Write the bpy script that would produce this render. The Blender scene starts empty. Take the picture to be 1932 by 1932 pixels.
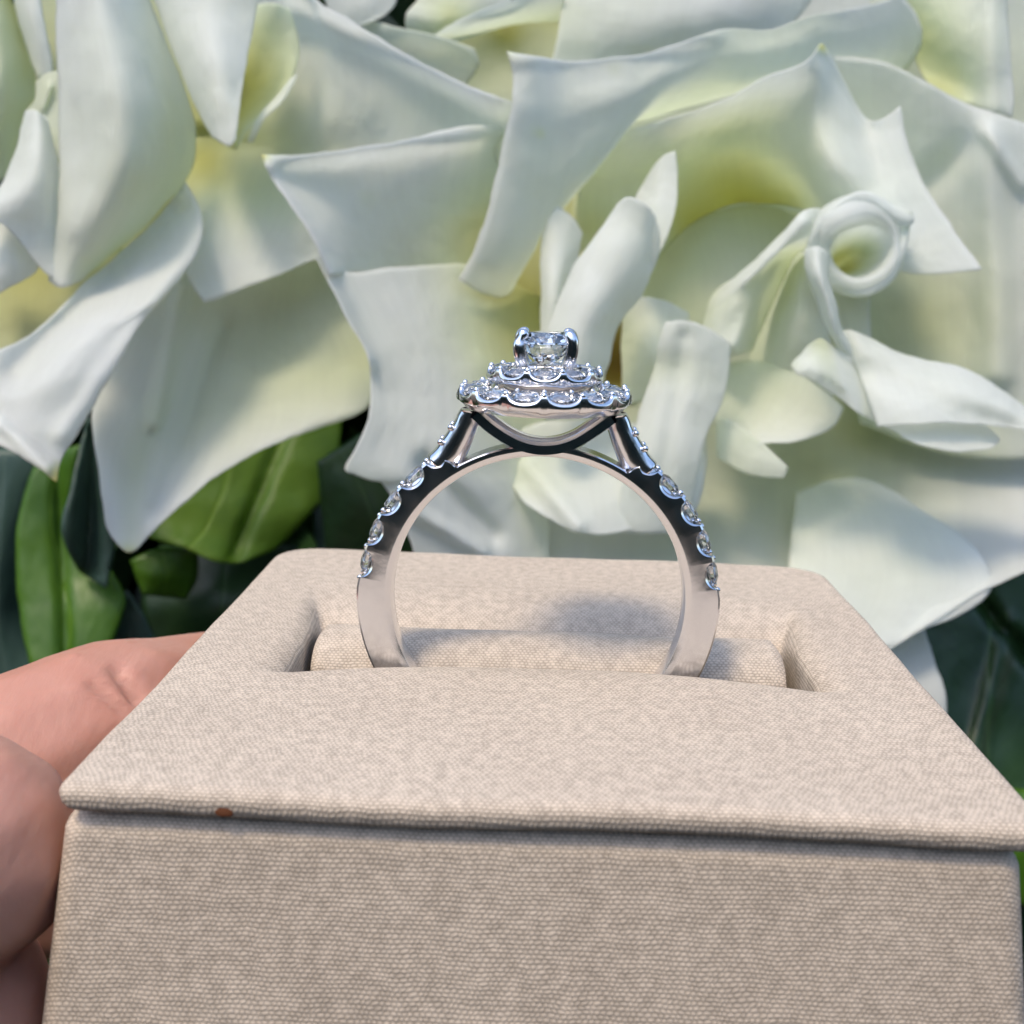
import bpy, bmesh, math, random
import numpy as np
from mathutils import Vector, Matrix, noise
R = math.radians; PI = math.pi
random.seed(7); rng = np.random.default_rng(7)
sc = bpy.context.scene
sc.unit_settings.system = 'METRIC'; sc.unit_settings.scale_length = 0.01     # 1 unit = 1 cm
COL = sc.collection

# ------------------------------------------------------------------ camera
FPX = 2150.0                                   # focal length in units of 1/1932 of the frame
CP = np.array([-0.0812, -4.5528, 2.2741])
def rot(p, y, r):
    a = np.array([[math.cos(y), -math.sin(y), 0], [math.sin(y), math.cos(y), 0], [0, 0, 1]])
    b = np.array([[1, 0, 0], [0, math.cos(p), -math.sin(p)], [0, math.sin(p), math.cos(p)]])
    c = np.array([[math.cos(r), -math.sin(r), 0], [math.sin(r), math.cos(r), 0], [0, 0, 1]])
    return a @ b @ c
CM = rot(R(77.836), R(1.467), R(1.63))
cam = bpy.data.cameras.new('camera'); camo = bpy.data.objects.new('camera', cam); COL.objects.link(camo)
cam.sensor_width = 36; cam.lens = 36 * FPX / 1932
cam.clip_start = 0.1; cam.clip_end = 3000
camo.matrix_world = Matrix([list(CM[i]) + [CP[i]] for i in range(3)] + [[0, 0, 0, 1]])
cam.dof.use_dof = True; cam.dof.focus_distance = 6.55; cam.dof.aperture_fstop = 0.72; cam.dof.aperture_blades = 0
sc.camera = camo
def at(u, v, d):                               # a point seen at (u, v), d cm away along the view axis
    u = np.asarray(u, float); v = np.asarray(v, float); d = np.asarray(d, float)
    L = np.stack([(u - 966) / FPX * d, -(v - 966) / FPX * d, -d], -1)
    return CP + L @ CM.T

# ------------------------------------------------------------------ light
SUNV = Vector((-0.50, -0.72, 1.55)).normalized()
w = bpy.data.worlds.new('World'); sc.world = w; w.use_nodes = True
nt = w.node_tree; nt.nodes.clear()
sky = nt.nodes.new('ShaderNodeTexSky'); sky.sky_type = 'NISHITA'; sky.sun_disc = False
sky.sun_elevation = math.asin(SUNV.z); sky.sun_rotation = math.atan2(SUNV.x, SUNV.y)
sky.air_density = 1.0; sky.dust_density = 1.8; sky.ozone_density = 1.1
bg = nt.nodes.new('ShaderNodeBackground'); bg.inputs[1].default_value = 0.15
wo = nt.nodes.new('ShaderNodeOutputWorld')
nt.links.new(sky.outputs[0], bg.inputs[0]); nt.links.new(bg.outputs[0], wo.inputs[0])
sun = bpy.data.lights.new('sun', 'SUN'); sun.energy = 1.1; sun.angle = R(12); sun.color = (1, 0.83, 0.62)
suno = bpy.data.objects.new('sun', sun); COL.objects.link(suno)
suno.rotation_euler = SUNV.to_track_quat('Z', 'Y').to_euler()
sc.render.engine = 'CYCLES'; sc.cycles.max_bounces = 20; sc.cycles.diffuse_bounces = 9; sc.cycles.glossy_bounces = 6; sc.cycles.transmission_bounces = 16
sc.view_settings.view_transform = 'Standard'; sc.view_settings.look = 'None'
sc.view_settings.exposure = 1.12; sc.view_settings.gamma = 1

# ------------------------------------------------------------------ helpers
def mat(name):
    m = bpy.data.materials.new(name); m.use_nodes = True
    return m, m.node_tree.nodes, m.node_tree.links, m.node_tree.nodes['Principled BSDF']
def mk(name, verts, faces, m, parent=None, smooth=True):
    me = bpy.data.meshes.new(name)
    me.from_pydata([tuple(map(float, v)) for v in verts], [], [tuple(map(int, f)) for f in faces]); me.update()
    if m: me.materials.append(m)
    if smooth: me.polygons.foreach_set('use_smooth', [True] * len(me.polygons))
    o = bpy.data.objects.new(name, me); COL.objects.link(o)
    if parent: o.parent = parent
    return o
def thing(name, label, cat, loc=(0, 0, 0), group=None):
    o = bpy.data.objects.new(name, None); COL.objects.link(o); o.location = loc; o.empty_display_size = .3
    o['label'] = label; o['category'] = cat
    if group: o['group'] = group
    return o
def keep(o, parent):                            # parent without moving
    o.parent = parent; o.matrix_parent_inverse = Matrix.Translation(-parent.location)
    return o
def gridf(n, m, cyc_n=False, cyc_m=False):
    F = []
    for i in range(n if cyc_n else n - 1):
        for j in range(m if cyc_m else m - 1):
            a, b = i, (i + 1) % n; c, d = j, (j + 1) % m
            F.append((a * m + c, b * m + c, b * m + d, a * m + d))
    return F
def mod(o, t, **k):
    md = o.modifiers.new(t.lower(), t)
    for a, b in k.items(): setattr(md, a, b)
    return md
def tube(path, rad, n=10, cap=True):
    path = [Vector(p) for p in path]; V = []; F = []
    up = Vector((0.13, 0.2, 1)).normalized()
    for i, p in enumerate(path):
        t = (path[min(i + 1, len(path) - 1)] - path[max(i - 1, 0)]).normalized()
        a = t.cross(up)
        if a.length < 1e-3: a = t.cross(Vector((1, 0, 0)))
        a.normalize(); b = t.cross(a)
        r = rad[i] if hasattr(rad, '__len__') else rad
        for k in range(n):
            an = 2 * math.pi * k / n; V.append(p + (a * math.cos(an) + b * math.sin(an)) * r)
    F = gridf(len(path), n, cyc_m=True)
    if cap: F.append(tuple(range(n))); F.append(tuple(reversed(range((len(path) - 1) * n, len(path) * n))))
    return V, F
def join(parts):
    V = []; F = []
    for v, f in parts:
        k = len(V); V += list(v); F += [tuple(i + k for i in q) for q in f]
    return V, F
def catmull(P, n):
    P = np.asarray(P, float)
    if len(P) == 2: t = np.linspace(0, 1, n)[:, None]; return P[0] * (1 - t) + P[1] * t
    dl = np.linalg.norm(np.diff(P[:, :2], axis=0), axis=1) + 1e-3; T = np.r_[0, np.cumsum(dl)]; T /= T[-1]
    m = np.zeros_like(P)                        # non-uniform hermite
    for i in range(1, len(P) - 1):
        d0 = (P[i] - P[i - 1]) / (T[i] - T[i - 1]); d1 = (P[i + 1] - P[i]) / (T[i + 1] - T[i])
        w0 = T[i + 1] - T[i]; w1 = T[i] - T[i - 1]; m[i] = (d0 * w0 + d1 * w1) / (w0 + w1)
    m[0] = 1.5 * (P[1] - P[0]) / (T[1] - T[0]) - .5 * m[1]; m[-1] = 1.5 * (P[-1] - P[-2]) / (T[-1] - T[-2]) - .5 * m[-2]
    out = []
    for t in np.linspace(0, 1, n):
        i = min(max(int(np.searchsorted(T, t, side='right')) - 1, 0), len(P) - 2)
        h = T[i + 1] - T[i]; s = (t - T[i]) / h
        out.append((2 * s**3 - 3 * s**2 + 1) * P[i] + (s**3 - 2 * s**2 + s) * h * m[i] + (-2 * s**3 + 3 * s**2) * P[i + 1] + (s**3 - s**2) * h * m[i + 1])
    return np.array(out)

# ------------------------------------------------------------------ materials
def fabric_mat():
    m, N, L, b = mat('linen_paper')
    def math_(op, a, c=None, d=None):
        n = N.new('ShaderNodeMath'); n.operation = op
        for k, q in enumerate((a, c, d)):
            if q is None: continue
            if isinstance(q, (int, float)): n.inputs[k].default_value = q
            else: L.new(q, n.inputs[k])
        return n.outputs[0]
    tc = N.new('ShaderNodeTexCoord'); X = N.new('ShaderNodeSeparateXYZ'); L.new(tc.outputs['Object'], X.inputs[0])
    Nn = N.new('ShaderNodeSeparateXYZ'); L.new(tc.outputs['Normal'], Nn.inputs[0])
    side = math_('GREATER_THAN', math_('ABSOLUTE', Nn.outputs[0]), .75)      # cloth turns the corner on the side walls
    mu = N.new('ShaderNodeMix'); L.new(side, mu.inputs[0]); L.new(X.outputs[0], mu.inputs[2]); L.new(X.outputs[1], mu.inputs[3])
    mv = N.new('ShaderNodeMix'); L.new(side, mv.inputs[0]); L.new(math_('ADD', X.outputs[1], X.outputs[2]), mv.inputs[2]); L.new(math_('MULTIPLY', X.outputs[2], -1.0), mv.inputs[3])
    nz = N.new('ShaderNodeTexNoise'); nz.inputs['Scale'].default_value = 5; nz.inputs['Detail'].default_value = 3; L.new(tc.outputs['Object'], nz.inputs['Vector'])
    wob = math_('MULTIPLY', math_('SUBTRACT', nz.outputs[0], .5), 1.6)
    nq = N.new('ShaderNodeTexNoise'); nq.inputs['Scale'].default_value = 14; nq.inputs['Detail'].default_value = 2; L.new(tc.outputs['Object'], nq.inputs['Vector'])
    wob2 = math_('MULTIPLY_ADD', math_('SUBTRACT', nq.outputs[0], .5), 1.6, wob)
    u = math_('MULTIPLY_ADD', mu.outputs[0], 36.0, wob2); v = math_('MULTIPLY_ADD', mv.outputs[0], 40.0, wob)
    su = math_('ABSOLUTE', math_('SINE', math_('MULTIPLY', math_('MULTIPLY_ADD', math_('FLOOR', v), .5, u), PI)))
    sv = math_('ABSOLUTE', math_('SINE', math_('MULTIPLY', v, PI)))
    knot = math_('MULTIPLY', math_('POWER', su, .8), math_('POWER', sv, .7))
    n3 = N.new('ShaderNodeTexNoise'); n3.inputs['Scale'].default_value = 17; n3.inputs['Detail'].default_value = 4; L.new(tc.outputs['Object'], n3.inputs['Vector'])
    h = math_('SUBTRACT', 1.0, knot)
    add = math_('MULTIPLY_ADD', n3.outputs[0], .9, math_('MULTIPLY', h, .55))
    n2 = N.new('ShaderNodeTexNoise'); n2.inputs['Scale'].default_value = 1.3; n2.inputs['Detail'].default_value = 5; L.new(tc.outputs['Object'], n2.inputs['Vector'])
    r = N.new('ShaderNodeValToRGB'); r.color_ramp.elements[0].position = .42; r.color_ramp.elements[0].color = (.64, .545, .435, 1)
    r.color_ramp.elements[1].position = 1.0; r.color_ramp.elements[1].color = (.36, .305, .24, 1)
    L.new(add, r.inputs[0])
    mx = N.new('ShaderNodeMixRGB'); mx.blend_type = 'MULTIPLY'; mx.inputs[0].default_value = .3
    r2 = N.new('ShaderNodeValToRGB'); r2.color_ramp.elements[0].position = .35; r2.color_ramp.elements[0].color = (.82, .80, .79, 1); r2.color_ramp.elements[1].position = .65
    L.new(n2.outputs[0], r2.inputs[0]); L.new(r.outputs[0], mx.inputs[1]); L.new(r2.outputs[0], mx.inputs[2]); L.new(mx.outputs[0], b.inputs['Base Color'])
    bp = N.new('ShaderNodeBump'); bp.invert = True; bp.inputs['Strength'].default_value = .55; bp.inputs['Distance'].default_value = .006
    L.new(h, bp.inputs['Height']); L.new(bp.outputs[0], b.inputs['Normal'])
    b.inputs['Roughness'].default_value = .7; b.inputs['Specular IOR Level'].default_value = .3
    return m
M_FAB = fabric_mat()
def simple(name, c, rough=.5, metal=0, **k):
    m, N, L, b = mat(name); b.inputs['Base Color'].default_value = (*c, 1); b.inputs['Roughness'].default_value = rough; b.inputs['Metallic'].default_value = metal
    for a, v in k.items(): b.inputs[a.replace('_', ' ')].default_value = v
    return m
def metal_mat():
    m, N, L, b = mat('polished_white_gold'); b.inputs['Base Color'].default_value = (.83, .83, .85, 1); b.inputs['Metallic'].default_value = 1
    tc = N.new('ShaderNodeTexCoord'); n = N.new('ShaderNodeTexNoise'); n.inputs['Scale'].default_value = 9; n.inputs['Detail'].default_value = 5
    L.new(tc.outputs['Object'], n.inputs['Vector'])
    r = N.new('ShaderNodeMapRange'); r.inputs[3].default_value = .10; r.inputs[4].default_value = .26; L.new(n.outputs[0], r.inputs[0]); L.new(r.outputs[0], b.inputs['Roughness'])
    bp = N.new('ShaderNodeBump'); bp.inputs['Strength'].default_value = .12; bp.inputs['Distance'].default_value = .01; L.new(n.outputs[0], bp.inputs['Height']); L.new(bp.outputs[0], b.inputs['Normal'])
    return m
M_MET = metal_mat()
def gem_mat():
    m, N, L, b = mat('diamond'); b.inputs['Base Color'].default_value = (.88, .89, .885, 1); b.inputs['Roughness'].default_value = .0
    b.inputs['IOR'].default_value = 2.4; b.inputs['Transmission Weight'].default_value = 1
    return m
M_GEM = gem_mat()
M_RUST = simple('rust_speck', (.16, .055, .02), .7)
M_DARKIN = simple('slot_lining', (.06, .035, .02), .9)

def petal_mat():
    m, N, L, b = mat('rose_petal')
    out = N['Material Output']
    at_ = N.new('ShaderNodeAttribute'); at_.attribute_name = 'basetint'
    uv = N.new('ShaderNodeUVMap')
    mp = N.new('ShaderNodeMapping'); mp.inputs['Scale'].default_value = (44, 2.6, 1); L.new(uv.outputs[0], mp.inputs[0])
    vn = N.new('ShaderNodeTexNoise'); vn.inputs['Scale'].default_value = 1; vn.inputs['Detail'].default_value = 4; L.new(mp.outputs[0], vn.inputs['Vector'])
    tc = N.new('ShaderNodeTexCoord')
    n2 = N.new('ShaderNodeTexNoise'); n2.inputs['Scale'].default_value = .8; n2.inputs['Detail'].default_value = 3; L.new(tc.outputs['Object'], n2.inputs['Vector'])
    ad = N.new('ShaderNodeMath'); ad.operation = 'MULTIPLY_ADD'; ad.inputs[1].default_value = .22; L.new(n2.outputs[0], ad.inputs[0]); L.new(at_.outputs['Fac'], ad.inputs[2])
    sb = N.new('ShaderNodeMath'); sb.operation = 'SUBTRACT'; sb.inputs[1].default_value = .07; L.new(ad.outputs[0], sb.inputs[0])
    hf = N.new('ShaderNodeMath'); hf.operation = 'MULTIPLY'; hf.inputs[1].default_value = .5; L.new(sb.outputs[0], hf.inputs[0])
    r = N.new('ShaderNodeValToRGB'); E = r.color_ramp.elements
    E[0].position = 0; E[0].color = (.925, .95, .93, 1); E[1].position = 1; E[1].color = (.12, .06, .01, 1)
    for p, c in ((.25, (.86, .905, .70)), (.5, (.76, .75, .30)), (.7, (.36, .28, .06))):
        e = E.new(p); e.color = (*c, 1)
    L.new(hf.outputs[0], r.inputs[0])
    mx = N.new('ShaderNodeMixRGB'); mx.blend_type = 'MULTIPLY'; mx.inputs[0].default_value = .08; L.new(r.outputs[0], mx.inputs[1]); L.new(vn.outputs[0], mx.inputs[2])
    bp = N.new('ShaderNodeBump'); bp.inputs['Strength'].default_value = .3; bp.inputs['Distance'].default_value = .018; cr = N.new('ShaderNodeTexNoise'); cr.inputs['Scale'].default_value = 2.4; cr.inputs['Detail'].default_value = 6; cr.inputs['Roughness'].default_value = .6; L.new(tc.outputs['Object'], cr.inputs['Vector'])
    b0 = N.new('ShaderNodeBump'); b0.inputs['Strength'].default_value = .25; b0.inputs['Distance'].default_value = .12; L.new(cr.outputs[0], b0.inputs['Height']); L.new(b0.outputs[0], bp.inputs['Normal'])
    L.new(vn.outputs[0], bp.inputs['Height'])
    L.new(mx.outputs[0], b.inputs['Base Color']); L.new(bp.outputs[0], b.inputs['Normal'])
    b.inputs['Roughness'].default_value = .75; b.inputs['Specular IOR Level'].default_value = .12
    b.inputs['Sheen Weight'].default_value = .1
    tr = N.new('ShaderNodeBsdfTranslucent'); L.new(mx.outputs[0], tr.inputs[0])
    ms = N.new('ShaderNodeMixShader'); ms.inputs[0].default_value = .66
    L.new(b.outputs[0], ms.inputs[1]); L.new(tr.outputs[0], ms.inputs[2]); L.new(ms.outputs[0], out.inputs[0])
    return m
M_PET = petal_mat()
def leaf_mat(name, c1, c2, rough, trans=.3):
    m, N, L, b = mat(name); out = N['Material Output']
    uv = N.new('ShaderNodeUVMap'); sx = N.new('ShaderNodeSeparateXYZ'); L.new(uv.outputs[0], sx.inputs[0])
    # veins: |u-.5| combined with v
    a = N.new('ShaderNodeMath'); a.operation = 'SUBTRACT'; a.inputs[1].default_value = .5; L.new(sx.outputs[0], a.inputs[0])
    ab = N.new('ShaderNodeMath'); ab.operation = 'ABSOLUTE'; L.new(a.outputs[0], ab.inputs[0])
    k = N.new('ShaderNodeMath'); k.operation = 'MULTIPLY_ADD'; k.inputs[1].default_value = -.7; L.new(ab.outputs[0], k.inputs[0]); L.new(sx.outputs[1], k.inputs[2])
    k2 = N.new('ShaderNodeMath'); k2.operation = 'MULTIPLY'; k2.inputs[1].default_value = 55; L.new(k.outputs[0], k2.inputs[0])
    s = N.new('ShaderNodeMath'); s.operation = 'SINE'; L.new(k2.outputs[0], s.inputs[0])
    p = N.new('ShaderNodeMapRange'); p.inputs[1].default_value = .8; p.inputs[2].default_value = 1; L.new(s.outputs[0], p.inputs[0])
    mid = N.new('ShaderNodeMapRange'); mid.inputs[1].default_value = .025; mid.inputs[2].default_value = 0; L.new(ab.outputs[0], mid.inputs[0])
    mm = N.new('ShaderNodeMath'); mm.operation = 'MAXIMUM'; L.new(mid.outputs[0], mm.inputs[0])
    pf = N.new('ShaderNodeMath'); pf.operation = 'MULTIPLY'; pf.inputs[1].default_value = .12; L.new(p.outputs[0], pf.inputs[0]); L.new(pf.outputs[0], mm.inputs[1])
    tc = N.new('ShaderNodeTexCoord'); n = N.new('ShaderNodeTexNoise'); n.inputs['Scale'].default_value = .9; n.inputs['Detail'].default_value = 5; L.new(tc.outputs['Object'], n.inputs['Vector'])
    r = N.new('ShaderNodeValToRGB'); r.color_ramp.elements[0].position = .35; r.color_ramp.elements[1].position = .65
    r.color_ramp.elements[0].color = (*c1, 1); r.color_ramp.elements[1].color = (*c2, 1); L.new(n.outputs[0], r.inputs[0])
    mx = N.new('ShaderNodeMixRGB'); mx.inputs[2].default_value = (c2[0] * 1.3 + .004, c2[1] * 1.2 + .008, c2[2] * 1.2 + .004, 1)
    L.new(mm.outputs[0], mx.inputs[0]); L.new(r.outputs[0], mx.inputs[1]); L.new(mx.outputs[0], b.inputs['Base Color'])
    b.inputs['Roughness'].default_value = rough
    bp = N.new('ShaderNodeBump'); bp.invert = True; bp.inputs['Strength'].default_value = .3; bp.inputs['Distance'].default_value = .03; L.new(mm.outputs[0], bp.inputs['Height']); L.new(bp.outputs[0], b.inputs['Normal'])
    tr = N.new('ShaderNodeBsdfTranslucent'); L.new(mx.outputs[0], tr.inputs[0])
    ms = N.new('ShaderNodeMixShader'); ms.inputs[0].default_value = trans
    L.new(b.outputs[0], ms.inputs[1]); L.new(tr.outputs[0], ms.inputs[2]); L.new(ms.outputs[0], out.inputs[0])
    return m
M_LB = leaf_mat('leaf_bright', (.09, .20, .012), (.15, .28, .02), .45, .35)
M_LM = leaf_mat('leaf_mid', (.045, .13, .008), (.08, .19, .012), .42, .3)
M_LD = leaf_mat('leaf_dark', (.016, .045, .014), (.03, .075, .02), .4, .2)
M_LT = leaf_mat('leaf_bluish', (.035, .075, .06), (.055, .105, .085), .38, .2)

# ------------------------------------------------------------------ sheets: petals and leaves
def sheet(name, top, right, bottom, left, parent, m=None, bulge=0, ridges=(), tints=(), lip=.01, n=30, wav=.04, th=.012, seed=0, g=0.):
    """Curved sheet spanned by four border curves. top: left->right, bottom: left->right, left/right: top->bottom.
    points (x, y, depth[, tint]); corners are taken from top and bottom."""
    n = int(n * 1.6)
    def pts(s):
        return np.array([(p[0], p[1], p[2], p[3] if len(p) > 3 else g) for p in s], float)
    T, B = pts(top), pts(bottom)
    Rr = np.vstack([T[-1:], pts(right).reshape(-1, 4), B[-1:]]) if len(right) else np.vstack([T[-1:], B[-1:]])
    Ll = np.vstack([T[:1], pts(left).reshape(-1, 4), B[:1]]) if len(left) else np.vstack([T[:1], B[:1]])
    T, B, Rr, Ll = (catmull(q, n) for q in (T, B, Rr, Ll))
    s = np.linspace(0, 1, n); Uu, Vv = np.meshgrid(s, s)                 # rows v, cols u
    Pn = (1 - Vv)[..., None] * T[None] + Vv[..., None] * B[None] + (1 - Uu)[..., None] * Ll[:, None] + Uu[..., None] * Rr[:, None] \
        - ((1 - Uu) * (1 - Vv))[..., None] * T[0] - (Uu * (1 - Vv))[..., None] * T[-1] - ((1 - Uu) * Vv)[..., None] * B[0] - (Uu * Vv)[..., None] * B[-1]
    X, Y, D, G = Pn[..., 0].copy(), Pn[..., 1].copy(), Pn[..., 2].copy(), Pn[..., 3].copy()
    D -= .75 * bulge * np.sin(np.pi * Uu) ** 1.5 * np.sin(np.pi * Vv) ** 1.5
    for (x0, y0, x1, y1, wd, dz) in ridges:
        dx, dy = x1 - x0, y1 - y0; t = np.clip(((X - x0) * dx + (Y - y0) * dy) / (dx * dx + dy * dy + 1e-6), 0, 1)
        q = np.hypot(X - x0 - t * dx, Y - y0 - t * dy); D -= dz * np.exp(-(q / wd) ** 2)
    for (x0, y0, rr, dg) in tints:
        G += .9 * dg * np.exp(-((X - x0) ** 2 + (Y - y0) ** 2) / rr ** 2)
    e = np.minimum(np.minimum(Uu, 1 - Uu), np.minimum(Vv, 1 - Vv))
    D += lip * np.exp(-e / .035)
    W = at(X, Y, D)
    for i in range(n):
        for j in range(n):
            p = Vector(W[i, j]) * .55 + Vector((seed * 3.7, seed * 1.3, 0))
            q = Vector(W[i, j]) * 2.1 + Vector((seed * 1.7, 5, 0))
            dd = wav * (noise.noise(p) + .3 * noise.noise(q))
            W[i, j] += CM[:, 2] * dd * 1.6
            q2 = Vector(W[i, j]) * 3.2 + Vector((seed, 0, seed * 2.1)); v3 = noise.noise_vector(q2) * .014 + noise.noise_vector(q2 * 3.1) * .007
            W[i, j] += np.array(v3)
    o = mk(name, W.reshape(-1, 3), gridf(n, n), m or M_PET, None)
    me = o.data; uvl = me.uv_layers.new(name='UVMap')
    li = np.empty(len(me.loops), int); me.loops.foreach_get('vertex_index', li)
    uvs = np.stack([Uu.ravel()[li], 1 - Vv.ravel()[li]], 1); uvl.data.foreach_set('uv', uvs.ravel())
    a = me.attributes.new('basetint', 'FLOAT', 'POINT'); a.data.foreach_set('value', np.clip(G, 0, 2).ravel())
    if th: mod(o, 'SOLIDIFY', thickness=th, offset=0)
    keep(o, parent)
    return o
PI = math.pi
roseA = thing('white_rose', 'white rose at the left edge with drooping petals and a brown tipped pointed petal', 'flower', tuple(at(200, 350, 14)))
roseB = thing('white_rose', 'large open white rose directly behind the ring with curled spiral centre', 'flower', tuple(at(1450, 620, 15)))
roseC = thing('white_rose', 'white rose beside the small dark brown gap at the top, between two larger roses', 'flower', tuple(at(850, 20, 17)))
roseD = thing('white_rose', 'white rose at the top right corner behind the large open rose', 'flower', tuple(at(1600, -60, 17)))
SD = [0]
def pet(rose, *a, **k):
    SD[0] += 1; return sheet('petal', *a, rose, seed=SD[0], **k)

# ---- left rose
pet(roseA, [(105,-60,12.2),(185,-60,11.9),(262,-60,12.9)], [(317,87,12.9,.2),(350,172,13.0,.25),(368,251,13.1,.4),(356,325,13.1,.45),(300,395,13,.4),(250,450,12.9,.5),(200,490,12.8,.6)],
    [(90,528,12.2),(115,543,12.1),(140,535,12.2,.1),(165,515,12.6,.3)], [(108,60,12.3),(111,150,12.3),(113,260,12.3),(108,400,12.2)],
    bulge=.75, ridges=[(135,-50,135,430,26,.08)])
pet(roseA, [(-60,-60,13.0,.5),(-20,-50,12.9,.5),(12,-20,13.2,.9)], [(45,60,13.3,.8),(66,140,13.3,.7),(66,185,13.3,.6),(48,215,13.2,.6),(46,250,13.2,.6)],
    [(-60,400,13,.3),(-20,360,13,.3),(30,310,13.3,.5)], [(-70,200,12.8,.3)], bulge=.35)
pet(roseA, [(12,-50,13.0),(70,-50,12.9)], [(85,60,12.9),(97,140,13)], [(72,152,13,.2),(95,150,13,.2)], [(40,60,13.1)], bulge=.12, lip=.06, n=16)
pet(roseA, [(20,-60,13.6,.5),(130,-60,13.6,.5)], [(130,200,13.6,.6)], [(50,330,13.5,.5),(140,330,13.6,.5)], [(40,180,13.7,.5)], n=16)
pet(roseA, [(68,158,12.8,.25),(85,140,12.7,.3),(112,135,12.7,.3)], [(112,240,12.6,.2)], [(60,300,12.7,.3),(112,300,12.6,.2)], [(64,190,12.75,.3),(50,208,12.8,.3),(56,250,12.7,.3)], ridges=[(95,165,80,205,6,.08)], n=20)
pet(roseA, [(48,211,12.5),(62,208,12.3),(90,226,12.5)], [(108,300,12.35),(116,400,12.3),(118,470,12.3)], [(-70,420,11.7),(0,421,11.8),(40,460,12),(75,503,12.1),(115,535,12.2)],
    [(42,240,12.5),(20,305,12.3),(0,350,12.1),(-40,390,11.8)], bulge=.3)
pet(roseA, [(-70,415,12.4),(0,418,12.2),(75,500,12.4)], [(70,508,12.4)], [(-70,600,12.1),(0,556,12.1),(68,512,12.4)], [], bulge=.1, n=16)
pet(roseA, [(-70,560,13.2,.7),(60,500,13.2,.9),(160,470,13.2,.8),(230,440,13.3,.8)], [(190,560,13.1,.6)], [(-70,720,13,.5),(40,670,13,.6),(140,600,13,.6)], [], n=16, bulge=.1)
pet(roseA, [(-70,690,11.4),(0,660,11.6),(50,635,11.8,.05),(165,530,12.2,.1),(272,435,12.6,.1),(348,343,13,.1)], [(376,398,12.9),(381,450,12.7),(350,515,12.4),(280,590,12.1),(215,695,11.7),(175,766,11.5),(145,820,11.3),(116,866,11.1)],
    [(-70,812,11.0),(0,840,10.9),(55,872,10.8),(90,896,10.8,.3),(107,908,10.8,.9)], [], bulge=.25, ridges=[(330,400,30,700,30,-.22),(380,440,120,820,22,.12),(0,800,90,880,14,.14)], tints=[(104,885,18,.5)])
pet(roseA, [(252,-70,12.7),(350,-80,12.5),(492,-10,12.6)], [(482,30,12.6),(460,148,12.3),(447,238,12.1)], [(400,256,12.4),(415,268,12.2),(434,276,12.1),(443,262,12.1)], [(290,0,12.8),(317,71,12.8),(344,138,12.7),(372,206,12.6)], bulge=.3)
pet(roseA, [(480,10,13,.35),(515,5,12.8,.3),(548,20,13,.3)], [(560,60,13,.35),(562,119,13,.4),(538,169,13,.45),(505,205,12.9,.5),(471,245,12.8,.4)], [(430,278,12.9,.9),(448,282,12.8,.5)], [(455,150,13.2,.8)], bulge=-.25, tints=[(470,170,60,.3)])
pet(roseA, [(548,150,12.65,.15),(562,140,12.6,.1)], [(535,190,12.6,.1),(500,225,12.6,.1)], [(466,268,12.7,.1),(478,268,12.7,.1)], [(530,175,12.7,.2),(495,212,12.7,.2)], n=14, lip=.03)
pet(roseA, [(420,-70,13.3),(560,-40,13.1),(590,-5,13),(664,40,12.9),(757,98,12.7),(836,140,12.6),(902,172,12.5),(968,192,12.4,.15)], [(990,240,12.6,.3),(920,380,13.3),(700,460,13.6)],
    [(385,571,12.9),(440,552,12.95),(495,530,13.0),(595,487,13.3)], [(480,150,13.7,.2),(430,262,13.7,.6),(372,262,13.8,.6),(352,330,13.6,.7),(347,420,13.3,.2),(352,515,13)],
    bulge=.35, ridges=[(420,300,700,300,60,-.25),(560,20,940,190,22,.15)], tints=[(390,300,45,.3)], n=40)
pet(roseA, [(330,440,13.8),(430,470,13.8,.1),(640,420,13.9,.3)], [(645,560,13.9,.4),(705,690,13.7,.5),(700,762,13.4,.2)], [(205,900,12.6),(214,1018,12.1),(243,1044,12.0,.2),(280,1011,12.15),(350,946,12.4),(450,871,12.75),(550,826,13.0),(650,793,13.3)],
    [(240,650,13.1),(175,766,12.8)], bulge=-.55, ridges=[(340,540,290,800,16,.15),(420,620,300,960,20,-.1)], tints=[(243,1040,12,.45),(320,1005,16,.12),(250,560,60,.15)], n=40)
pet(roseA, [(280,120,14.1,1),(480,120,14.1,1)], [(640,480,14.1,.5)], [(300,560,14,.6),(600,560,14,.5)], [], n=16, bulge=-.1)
pet(roseA, [(200,400,13.25,.8),(340,340,13.35,.8)], [], [(180,560,13.2,.7),(330,520,13.35,.5)], [], n=14, bulge=0)
pet(roseA, [(240,-60,13.9,.5),(400,-60,13.9,.5)], [], [(330,240,13.9,.7),(395,240,13.9,.8)], [], n=14, bulge=0)
# ---- rose behind the gap
pet(roseC, [(590,-60,14.6),(740,-60,14.4)], [(745,10,14.4),(722,32,14.4)], [(640,70,14.6),(700,42,14.4)], [], bulge=.15, n=16)
pet(roseC, [(795,-60,14.6,.2),(960,-60,14.4)], [(960,10,14.5)], [(766,52,14.6,.2),(823,70,14.6,.4),(900,45,14.6,.3)], [(786,0,14.6,.2),(767,26,14.5,.1)], bulge=.2, n=20, tints=[(850,30,40,.4)])
pet(roseC, [(818,66,14.4,.1),(880,30,14.0),(960,0,13.9),(1060,-30,14)], [(1060,20,14.4,.3)], [(850,82,14.7,.3),(960,50,14.6,.4),(1055,40,14.6,.5)], [], bulge=.3, n=24)
pet(roseC, [(830,50,15.4,.7),(1080,20,15.4,.8)], [(1070,140,15.4,.4)], [(800,230,15.3,.3),(1000,240,15.4,.4)], [], n=16, bulge=-.3, tints=[(955,65,30,.4)])
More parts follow.
